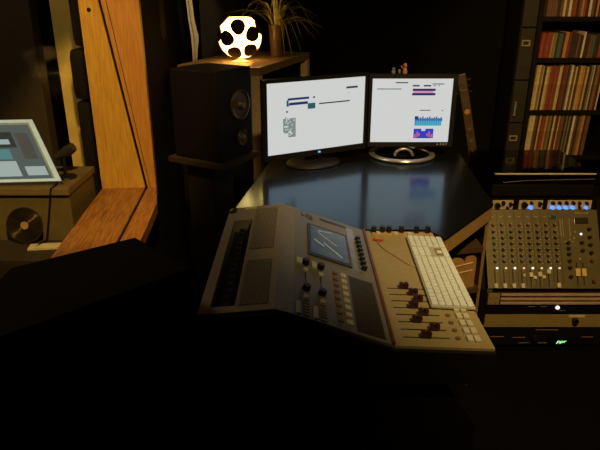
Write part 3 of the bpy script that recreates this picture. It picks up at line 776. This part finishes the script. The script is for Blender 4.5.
t = thing('rack_mixer', 'sloped rack mixer with rows of knobs and pale faders', 'mixer', (1.07, 2.35, .29))
mbox(MB(), (XL + XR) / 2, LS / 2, XR - XL, LS, -.014, 0, .002).build('panel', GOLDP, t)
CX = [.851 + .0388 * i for i in range(8)]
for i, x in enumerate(CX):
    mbox(MB(), x + .0194, .175, .0016, .33, 0, .0008).build('channel_line', DARKP, t)
    for j, s_ in enumerate((.280, .250, .223, .197, .170, .144, .119)):
        m_ = MB().cyl(ms(x, s_), ms(x, s_, .013), .0074, .006, 12)
        k = m_.build('knob', REDK if j == 0 else (mat('blue_grey_knob', (.03, .04, .06), .4) if j >= 5 else KNOB), t, 'red knob' if j == 0 else None)
        mbox(MB(), x, s_ + .004, .0022, .006, .0132, .0142).build('pointer', PALEK, k)
    m_ = MB()
    for j in range(7):
        for dx in (-.0115, .0115): mbox(m_, x + dx, .283 - j * .0268, .0022, .0026, 0, .0008)
        mbox(m_, x + .0125, .270 - j * .0268, .0034, .0040, 0, .0008)
    for j in range(6): mbox(m_, x + .004, .075 - j * .012, .006, .0012, 0, .0008)
    mbox(m_, x, .318, .012, .003, 0, .0008)
    m_.build('printed_scale', mat('cream_print', (.50, .42, .22), .5), t)
    mbox(MB(), x + .005 + .002, .089, .008, .008, 0, .006, .001).build('lit_button', WHITEG if i % 2 == 0 else mat('pale_lit', (.5, .45, .3), .3, emit=.55, ecol=(1, .85, .55)), t, 'bright lit button')
    fs = (.012, .012, .012, .012, .060, .062, .074, .014)[i]
    sl = mbox(MB(), x - .004, .045, .005, .078, 0, .0006).build('fader_slot', KNOB, t)
    fc = mbox(MB(), x - .004, fs, .016, .020, .002, .012, .002)
    if i in (4, 5): mbox(fc, x + .012, fs - .012, .014, .014, .002, .010, .002)
    fc.build('fader_cap', CREAM, sl)
mbox(MB(), .985 - .012, .058, .010, .014, 0, .010, .002).build('switch', CREAM, t)
mbox(MB(), 1.118, .315, .028, .016, 0, .004, .002).build('green_button', mat('dark_teal_button', (.02, .07, .05), .3), t)
mbox(MB(), 1.243, .300, .062, .028, 0, .003, .002).build('display', mat('dull_display', (.035, .028, .018), .25), t)
for k in range(5): mbox(MB(), 1.225 + .012 * k, .335, .008, .003, 0, .001).build('printed_mark', PALEK, t)
for x, s_ in ((1.175, .20), (1.175, .175), (1.175, .15), (1.175, .12), (1.175, .09), (1.175, .05), (1.272, .26), (1.272, .225), (1.272, .19), (1.272, .155), (1.272, .12), (1.272, .03), (1.235, .165), (1.235, .20)):
    k = MB().cyl(ms(x, s_), ms(x, s_, .015), .0085, .0068, 12).build('knob', KNOB if (x < 1.2 or s_ > .13) else REDK, t)
for x, s_, big in ((1.238, .240, 1), (1.222, .130, 1), (1.165, .205, 0), (1.185, .215, 0), (1.195, .205, 0), (1.205, .222, 0), (1.212, .25, 0)):
    MB().cyl(ms(x, s_), ms(x, s_, .004), .0055 if big else .0035, .004, 10).build('indicator_light', WHITEG if x == 1.238 else mat('amber_dot', (.45, .33, .12), .4), t)
for x in (1.205, 1.232):
    sl = mbox(MB(), x, .065, .005, .10, 0, .0006).build('fader_slot', KNOB, t)
    mbox(MB(), x, .070, .019, .034, .002, .013, .002).build('fader_cap', mat('amber_cap', (.80, .52, .12), .45), sl)
for x in (1.150, 1.160, 1.19):
    mbox(MB(), x, .27, .0012, .08, 0, .0008).build('printed_line', PALEK, t)


def unit(label, z0, z1, m, y1=2.60, y0=2.25):
    t = thing('rack_unit', label, 'audio unit', (1.07, 2.42, z0))
    B1(XL, XR, y0 + .004, y1, z0 + .002, z1 - .009).build('chassis', BLACKM, t)
    B1(XL - .006, XR + .004, y0, y0 + .004, z0 + .001, z1 - .002).build('front_panel', m, t)
    return t


t = unit('striped pale fronted rack strip right below the rack mixer', .224, .284, mat('maroon_panel', (.085, .022, .018), .45))
for z in (.2745, .2535, .2335):
    B1(.865, XR, 2.240, 2.25, z - .0045, z + .0045, bev=.001).build('ridge', mat('pale_pink_ridge', (.52, .36, .25), .4), t)
B1(.810, .860, 2.243, 2.25, .227, .280, bev=.001).build('corner_plate', GOLD, t)
for z in (.24, .267):
    for x in (.822, .846): MB().cyl((x, 2.243, z), (x, 2.240, z), .005, seg=10).build('screw', mat('pale_screw', (.6, .5, .3), .35, .6), t)
t = unit('black rack unit with one white light between pale strip and gold', .176, .223, BLACK)
MB().lathe([(0, 0), (.009, 0), (.007, .006), (0, .007)], (1.119, 2.25, .209), (0, -1, 0), 16).build('indicator_light', WHITEG, t)
for x, w in ((.99, .03), (1.045, .025), (1.12, .035)): B1(x, x + w, 2.2485, 2.25, .193 if w > .03 else .212, .195 if w > .03 else .215).build('printed_mark', mat('dim_print', (.2, .15, .1), .5), t)
t = unit('plain gold fronted rack unit with one dark knob', .110, .175, GOLD)
MB().cyl((1.205, 2.25, .146), (1.205, 2.232, .146), .014, .012, 18).build('knob', KNOB, t)
B1(1.175, 1.245, 2.2485, 2.25, .160, .172).build('label_plate', mat('pale_label', (.75, .6, .36), .5), t)
t = unit('black rack unit with green digits at bottom of the rack', .019, .109, BLACK)
B1(1.10, 1.235, 2.2485, 2.25, .020, .058, bev=.001).build('display_window', mat('display_black', (.006, .006, .006), .15), t)
bm = text_mesh('ppr', .030, .0004)
M_ = Matrix.Translation((1.165, 2.248, .037)) @ Matrix.Rotation(R(90), 4, 'X') @ Matrix(((1, .25, 0, 0), (0, .75, 0, 0), (0, 0, 1, 0), (0, 0, 0, 1)))
bm.transform(M_); o = MB(); o.bm.free(); o.bm = bm
o.build('display_digits', mat('green_digits', (.02, .1, .03), .3, vary=0, emit=1.5, ecol=(.40, 1, .38)), t)
for x0, x1, z in ((.845, .905, .062), (.94, 1.0, .058), (.975, 1.02, .030), (1.06, 1.10, .030), (1.04, 1.14, .097), (1.25, 1.30, .060)):
    B1(x0, x1, 2.2483, 2.25, z - .002, z + .002).build('printed_mark', mat('dim_print', 0), t)
MB().cyl((1.045, 2.25, .055), (1.045, 2.238, .055), .016, .014, 18).build('knob', KNOB, t)

# ------------------------------------------------------------------ mixing console on its stand
PR = [(-.215, .862), (-.053, .878), (-.015, .866), (.203, .788), (.416, .780)]
Y0, Y1 = 1.070, 1.715


def seg_rot(k):
    (xa, za), (xb, zb_) = PR[k], PR[k + 1]; u = Vector((xb - xa, 0, zb_ - za)).normalized(); n = Vector((-u.z, 0, u.x))
    return Matrix((u, Vector((0, 1, 0)), n)).transposed(), n


def zc(x):
    for (xa, za), (xb, zb_) in zip(PR, PR[1:]):
        if xa <= x <= xb: return za + (zb_ - za) * (x - xa) / (xb - xa)


SEG = [seg_rot(k) for k in range(4)]


def kof(x): return 0 if x < PR[1][0] else 1 if x < PR[2][0] else 2 if x < PR[3][0] else 3


def cb(mb, x, y, wx, wy, h0, h1, bev=0):
    rot, n = SEG[kof(x)]; c = Vector((x, y, zc(x))) + n * ((h0 + h1) / 2)
    return mb.box(c, (wx, wy, h1 - h0), rot, bev)


def ccyl(mb, x, y, r, h, r1=None, h0=0, seg=14):
    rot, n = SEG[kof(x)]; c = Vector((x, y, zc(x)))
    return mb.cyl(c + n * h0, c + n * h, r, r1, seg)


t = thing('mixing_console', 'large grey mixing console with folded top, small lit screen, faders', 'mixer', (.10, 1.39, .70))
# left chassis with a long open recess
xa, xb = -.192, -.138
rec_poly = [(-.215, .70), (-.215, .862), (xa, zc(xa)), (xa, .825), (xb, .825), (xb, zc(xb)), (-.053, .878), (-.015, .866), (-.015, .70)]
MB().prism([(x, Y0, z) for x, z in rec_poly], (0, Y1 - Y0, 0)).build('rear_housing', CASE, t)
for y0, y1 in ((Y0, 1.098), (1.605, Y1)):
    MB().prism([(xa, y0, .825), (xa, y0, zc(xa)), (xb, y0, zc(xb)), (xb, y0, .825)], (0, y1 - y0, 0)).build('recess_end', CASE, t)
m_ = MB().bb(xa + .001, xb - .001, 1.098, 1.605, .8255, .829)
m_.bb(-.174, -.158, 1.11, 1.59, .829, .846); m_.build('connector_strip', DARKP, t)
for k in range(14):
    ccx = -.166; y = 1.13 + k * .034
    MB().cyl((ccx, y, .846), (ccx, y, .850), .006, seg=10).build('socket', KNOB, t)
for y0, y1 in ((1.387, 1.69), (1.095, 1.32)):
    x0, x1 = -.132, -.068
    g = MB(); cb(g, (x0 + x1) / 2, (y0 + y1) / 2, x1 - x0, y1 - y0, 0, .0006)
    gp = g.build('vent_grille', mat('vent_dark', (.085, .07, .045), .6), t)
    r_ = MB()
    for k in range(16): cb(r_, x0 + .003 + k * (x1 - x0 - .006) / 15, (y0 + y1) / 2, .0020, y1 - y0, .0006, .0022)
    r_.build('grille_slats', CASE, gp)
m_ = MB(); cb(m_, -.203, 1.690, .020, .040, 0, .003); m_.build('dark_label', DARKP, t)
for dx, dy in ((-.004, .008), (-.008, -.0)):
    m_ = MB(); cb(m_, -.203 + dx, 1.690 + dy, .004, .010, .003, .0036); m_.build('label_mark', PALEK, t)
m_ = MB(); cb(m_, -.150, 1.700, .036, .016, 0, .003, .001); m_.build('pale_label', CREAM, t)
# centre and right decks
mid_poly = [(-.015, .70), (-.015, .866), (.203, .788), (.203, .70)]
MB().prism([(x, Y0, z) for x, z in mid_poly], (0, Y1 - Y0, 0)).build('centre_deck', mat('console_screenlit', (.225, .225, .225), .42, .15, vary=.07, scale=60), t)  # screen light on the deck put into its bluish grey
MB().prism([(x, Y0, z) for x, z in [(.203, .70), (.203, .788), (.416, .780), (.416, .735), (.36, .70)]], (0, Y1 - Y0, 0)).build('fader_deck', WARMLIT, t)
chk = [(-.216, .698), (-.216, .856), (-.053, .872), (-.015, .860), (.203, .782), (.4165, .774), (.4165, .735), (.36, .698)]
MB().prism([(x, Y0 - .012, z) for x, z in chk], (0, .012, 0)).build('end_cheek', CHEEK, t)
MB().prism([(x, Y1, z) for x, z in chk], (0, .010, 0)).build('end_cheek', CHEEK, t)
m_ = MB(); cb(m_, .1985, (Y0 + Y1) / 2, .007, Y1 - Y0, 0, .006, .001); m_.build('dividing_rail', MAROON, t)
# small lcd
m_ = MB(); cb(m_, .078, 1.502, .122, .218, 0, .004, .001); m_.build('screen_bezel', DARKP, t)
m_ = MB(); cb(m_, .079, 1.503, .108, .190, .004, .0045)
lcd = m_.build('lcd_screen', mat('dim_blue_lcd', (.05, .065, .085), .22, vary=.5, scale=26, emit=.035, ecol=(.45, .75, 1)), t)
LQ = mat('lcd_trace', (.4, .45, .45), .3, emit=.13, ecol=(.7, .9, 1))


def lseg(xa_, ya_, xb_, yb_, w):
    rot, n = SEG[2]; a = Vector((xa_, ya_, zc(xa_))) + n * .0048; b = Vector((xb_, yb_, zc(xb_))) + n * .0048
    return MB().tube([a, b], w, 6)


lseg(.038, 1.50, .064, 1.47, .0016).build('lcd_trace', LQ, lcd); lseg(.064, 1.495, .112, 1.43, .0016).build('lcd_trace', LQ, lcd); lseg(.05, 1.56, .10, 1.50, .0010).build('lcd_trace', LQ, lcd); lseg(.05, 1.57, .09, 1.585, .0012).build('lcd_trace', LQ, lcd)
# emblem and slot at the far edge
for dx, dy, wx, wy in ((-.012, .010, .004, .030), (-.008, -.003, .010, .006), (.001, .006, .003, .030), (.004, .018, .008, .006), (.004, .006, .008, .006), (.004, -.006, .008, .006), (.012, .003, .003, .030), (.015, .014, .007, .006), (.015, .002, .007, .006), (.014, -.012, .012, .012)):
    m_ = MB(); cb(m_, .018 + dx, 1.672 + dy, wx, wy, 0, .0012); m_.build('emblem_mark', KNOB, t)
m_ = MB(); cb(m_, .100, 1.684, .086, .014, 0, .0012); m_.build('card_slot', KNOB, t)
m_ = MB(); cb(m_, .150, 1.535, .022, .30, 0, .0010); 
m_.build('brushed_strip', mat('brushed_grey', (.33, .33, .33), .3, .5), t)
for k in range(8):
    m_ = MB(); ccyl(m_, .169, 1.612 - k * .0285, .0085, .012, .007); m_.build('knob', KNOB, t)
# left block of the centre deck: two columns of faders and buttons
for cxx in (.0, .037):
    d = cxx
    m_ = MB(); cb(m_, -.003 + d, 1.333, .014, .030, 0, .006, .001); m_.build('pale_button', PALEK, t)
    for y in (1.333, 1.197):
        m_ = MB(); ccyl(m_, .013 + d, y, .0105, .013, .0088); m_.build('knob', KNOB, t)
        m_ = MB(); cb(m_, .013 + d, y - .040, .011, .016, 0, .006, .001); m_.build('pale_button', PALEK, t)
    sl = MB(); cb(sl, .013 + d, 1.275, .003, .10, 0, .0006); sl.build('fader_slot', KNOB, t)
    m_ = MB(); cb(m_, -.003 + d, 1.102, .010, .052, 0, .004, .001); m_.build('long_pale_button', PALEK, t)
    for k in range(6):
        m_ = MB(); cb(m_, .015 + d, 1.144 - k * .0125, .012, .005, 0, .0025); m_.build('thin_button', mat('dull_button', (.28, .22, .14), .5), t)
for k in range(8):
    y = 1.328 - k * .0322
    m_ = MB(); cb(m_, .087, y, .013, .012, 0, .004, .001); m_.build('dull_red_button', mat('dull_red', (.20, .085, .05), .5), t)
    m_ = MB(); cb(m_, .107, y, .014, .018, 0, .005, .001); m_.build('pale_button', PALEK, t)
m_ = MB(); cb(m_, .153, 1.212, .066, .262, 0, .0012); mp_ = m_.build('meter_panel', mat('meter_dark', (.045, .04, .022), .3), t)
r_ = MB()
for k in range(30): cb(r_, .153, 1.090 + k * .0084, .060, .0012, .0012, .0018)
r_.build('meter_lines', mat('meter_line', (.075, .065, .035), .4), mp_)
# fader deck
FX = [.263, .281, .287, .270, .288, .267, .300, .275]
for k in range(8):
    y = 1.338 - k * .0324; dx = .0006 * k
    m_ = MB(); cb(m_, .272 + dx, y - .006, .102, .0035, 0, .0006); sl = m_.build('fader_slot', KNOB, t)
    m_ = MB()
    for off in (-.0062, .0062): cb(m_, FX[k] + off, y - .004, .0105, .016, .002, .016, .003)
    cb(m_, FX[k], y - .004, .003, .014, .002, .010)
    m_.build('fader_cap', mat('dark_maroon_cap', (.045, .012, .014), .35), sl)
    if k >= 3:
        m_ = MB(); ccyl(m_, .345, 1.235 - (k - 3) * .0325, .006, .003); m_.build('round_button', mat('brown_button', (.18, .12, .05), .5), t)
for k in range(5):
    for x in (.3705, .3865):
        m_ = MB(); cb(m_, x, 1.232 - k * .0322, .0135, .022, 0, .006, .0015); m_.build('square_button', PALEK, t)
m_ = MB(); cb(m_, .318, 1.690, .19, .030, 0, .006, .001); m_.build('connector_rail', mat('cream_rail', (.50, .37, .17), .5), t)
for x in (.229, .256, .276, .315, .362, .397):
    m_ = MB(); cc = Vector((x, 1.698, .79)); m_.cyl(cc, cc + Vector((0, 0, .020)), .0085, .0075, 12); m_.build('jack_plug', KNOB, t)
for x in (.241, .295, .338):
    m_ = MB(); cb(m_, x, 1.682, .012, .014, .006, .011, .001); m_.build('pale_switch', CREAM, t)

# thin cable, lying on the console
cw = thing('audio_cable', 'thin tan cable with red plug lying across the console faders', 'cable', (.27, 1.55, .79))
zz = lambda x: zc(x) + .0022
pts = [(.232, 1.628), (.238, 1.595), (.250, 1.562), (.268, 1.532), (.286, 1.498), (.301, 1.472), (.316, 1.462), (.330, 1.462)]
MB().tube([(x, y, zz(x)) for x, y in pts], .0019, 8).build('lead', mat('tan_lead', (.42, .30, .16), .5), cw, smooth=True)
MB().tube([(.222, 1.640, zz(.222) + .002), (.236, 1.632, zz(.236) + .002)], .0042, 10).build('plug', mat('red_plug', (.55, .05, .03), .4), cw, 'red plug', smooth=True)
MB().tube([(.236, 1.632, zz(.236) + .002), (.250, 1.637, zz(.25) + .002)], .0036, 10).build('plug', mat('red_plug', 0), cw, 'red plug', smooth=True)

# computer keyboard lying on the fader deck
kb = thing('computer_keyboard', 'slim white computer keyboard lying on the console fader deck', 'keyboard', (.3705, 1.4425, .7822))
krz = R(-1.7); ROT3 = Matrix.Rotation(krz, 3, 'Z') @ Matrix.Rotation(math.atan2(.008, .213), 3, 'Y')


def kbox(mb, u, v, wu, wv, h0, h1, bev=0):     # u: across (0 top row .. front row), v: along, metres from the centre
    c = Vector((.3705, 1.4425, zc(.3705) + .0045)) + ROT3 @ Vector((u, v, (h0 + h1) / 2))
    return mb.box(c, (wu, wv, h1 - h0), ROT3, bev)


kbox(MB(), 0, 0, .106, .430, 0, .006, .0015).build('base_plate', KEYB, kb)
kbox(MB(), -.046, 0, .010, .40, -.004, .0).build('rear_foot', KEYB, kb)
kbox(MB(), .0, 0, .005, .40, -.004, .0).build('rear_foot', KEYB, kb)
PU_ = .430 / 22.6; RU = .1045 / 6.15
keys = []
rowsK = [[1] * 14, [1] * 13 + [1.6], [1.6] + [1] * 13, [1.8] + [1] * 11 + [1.9], [2.3] + [1] * 10 + [2.4], [1.2, 1.2, 1.3, 6.0, 1.3, 1.2, 1.2]]
for r_i, rw in enumerate(rowsK):
    tot = sum(rw); x = 0
    for w in rw:
        w2 = w * 14.6 / tot; keys.append((r_i, x, w2)); x += w2
for r_i in range(3):
    for c in range(3): keys.append((r_i, 15.0 + c, 1))
keys.append((4, 16.0, 1))
for c in range(3): keys.append((5, 15.0 + c, 1))
for r_i in range(6):
    for c in range(4):
        if r_i == 5 and c == 1: continue
        keys.append((r_i, 18.4 + c, 2 if (r_i == 5 and c == 0) else 1))
keys.sort(key=lambda k: k[1])
rest = MB(); n = 0
for r_i, x, w in keys:
    u = -.1045 / 2 + RU * (r_i + .5) + .001; v = -.430 / 2 + .003 + PU_ * (x + w / 2)
    if n < 100:
        kbox(MB(), u, v, RU * .84, PU_ * w - .0026, .006, .0092, .0008).build('key', KEYW, kb)
    else: kbox(rest, u, v, RU * .84, PU_ * w - .0026, .006, .0092, .0008)
    n += 1
o = rest.build('keys', KEYW, kb); o['kind'] = 'stuff'
kbox(MB(), .026, PU_ * 16.6 - .215 + .003, RU * 1.3, PU_ * 2.6, .006, .0066).build('key_gap', mat('gap_brown', (.27, .21, .12), .5), kb)

# stand under the console
t = thing('console_stand', 'black stand with slanted end panel under the mixing console', 'stand', (.1, 1.4, 0))
m_ = mat('stand_brown', (.010, .007, .004), .6, spec=.2)
MB().prism([(-.19, 1.078, 0), (-.19, 1.078, .694), (.315, 1.078, .694), (.40, 1.078, .57), (.40, 1.078, 0)], (0, .02, 0)).build('end_panel', m_, t)
MB().prism([(-.19, 1.68, 0), (-.19, 1.68, .694), (.315, 1.68, .694), (.40, 1.68, .57), (.40, 1.68, 0)], (0, .02, 0)).build('end_panel', m_, t)
B1(-.19, .31, 1.098, 1.68, .674, .694).build('top_panel', m_, t)
B1(-.19, -.17, 1.098, 1.68, .10, .50).build('brace_panel', m_, t)

# large black cabinet in the left foreground
ZT = .993
PLAN = [(-.212, 1.024), (-.357, 1.175), (-.492, 1.072), (-.468, .782)]        # the left side follows the wall
t = thing('black_cabinet', 'large plain black cabinet in the left foreground before window', 'cabinet', (-.37, 1.0, 0))
PLAN2 = [(-.212, 1.024), (-.357, 1.175), (-.556, 1.025), (-.543, .705)]       # the upper case reaches over the window sill
MB().prism([(x, y, .02) for x, y in inset(PLAN[::-1], .004)], (0, 0, .624)).build('body', CABM, t)
MB().prism([(x, y, .645) for x, y in inset(PLAN2[::-1], .003)], (0, 0, ZT - .6885)).build('upper_case', CABM, t)
MB().prism([(x, y, ZT - .043) for x, y in PLAN2], (0, 0, .043)).build('top', mat('cabinet_lit_top', (.012, .008, .0055), .8, scale=50, spec=.15), t)  # lighter than the body; light falling on the top put into its colour
MB().prism([(x, y, 0) for x, y in inset(PLAN[::-1], .02)], (0, 0, .0195)).build('plinth', BLACK, t)
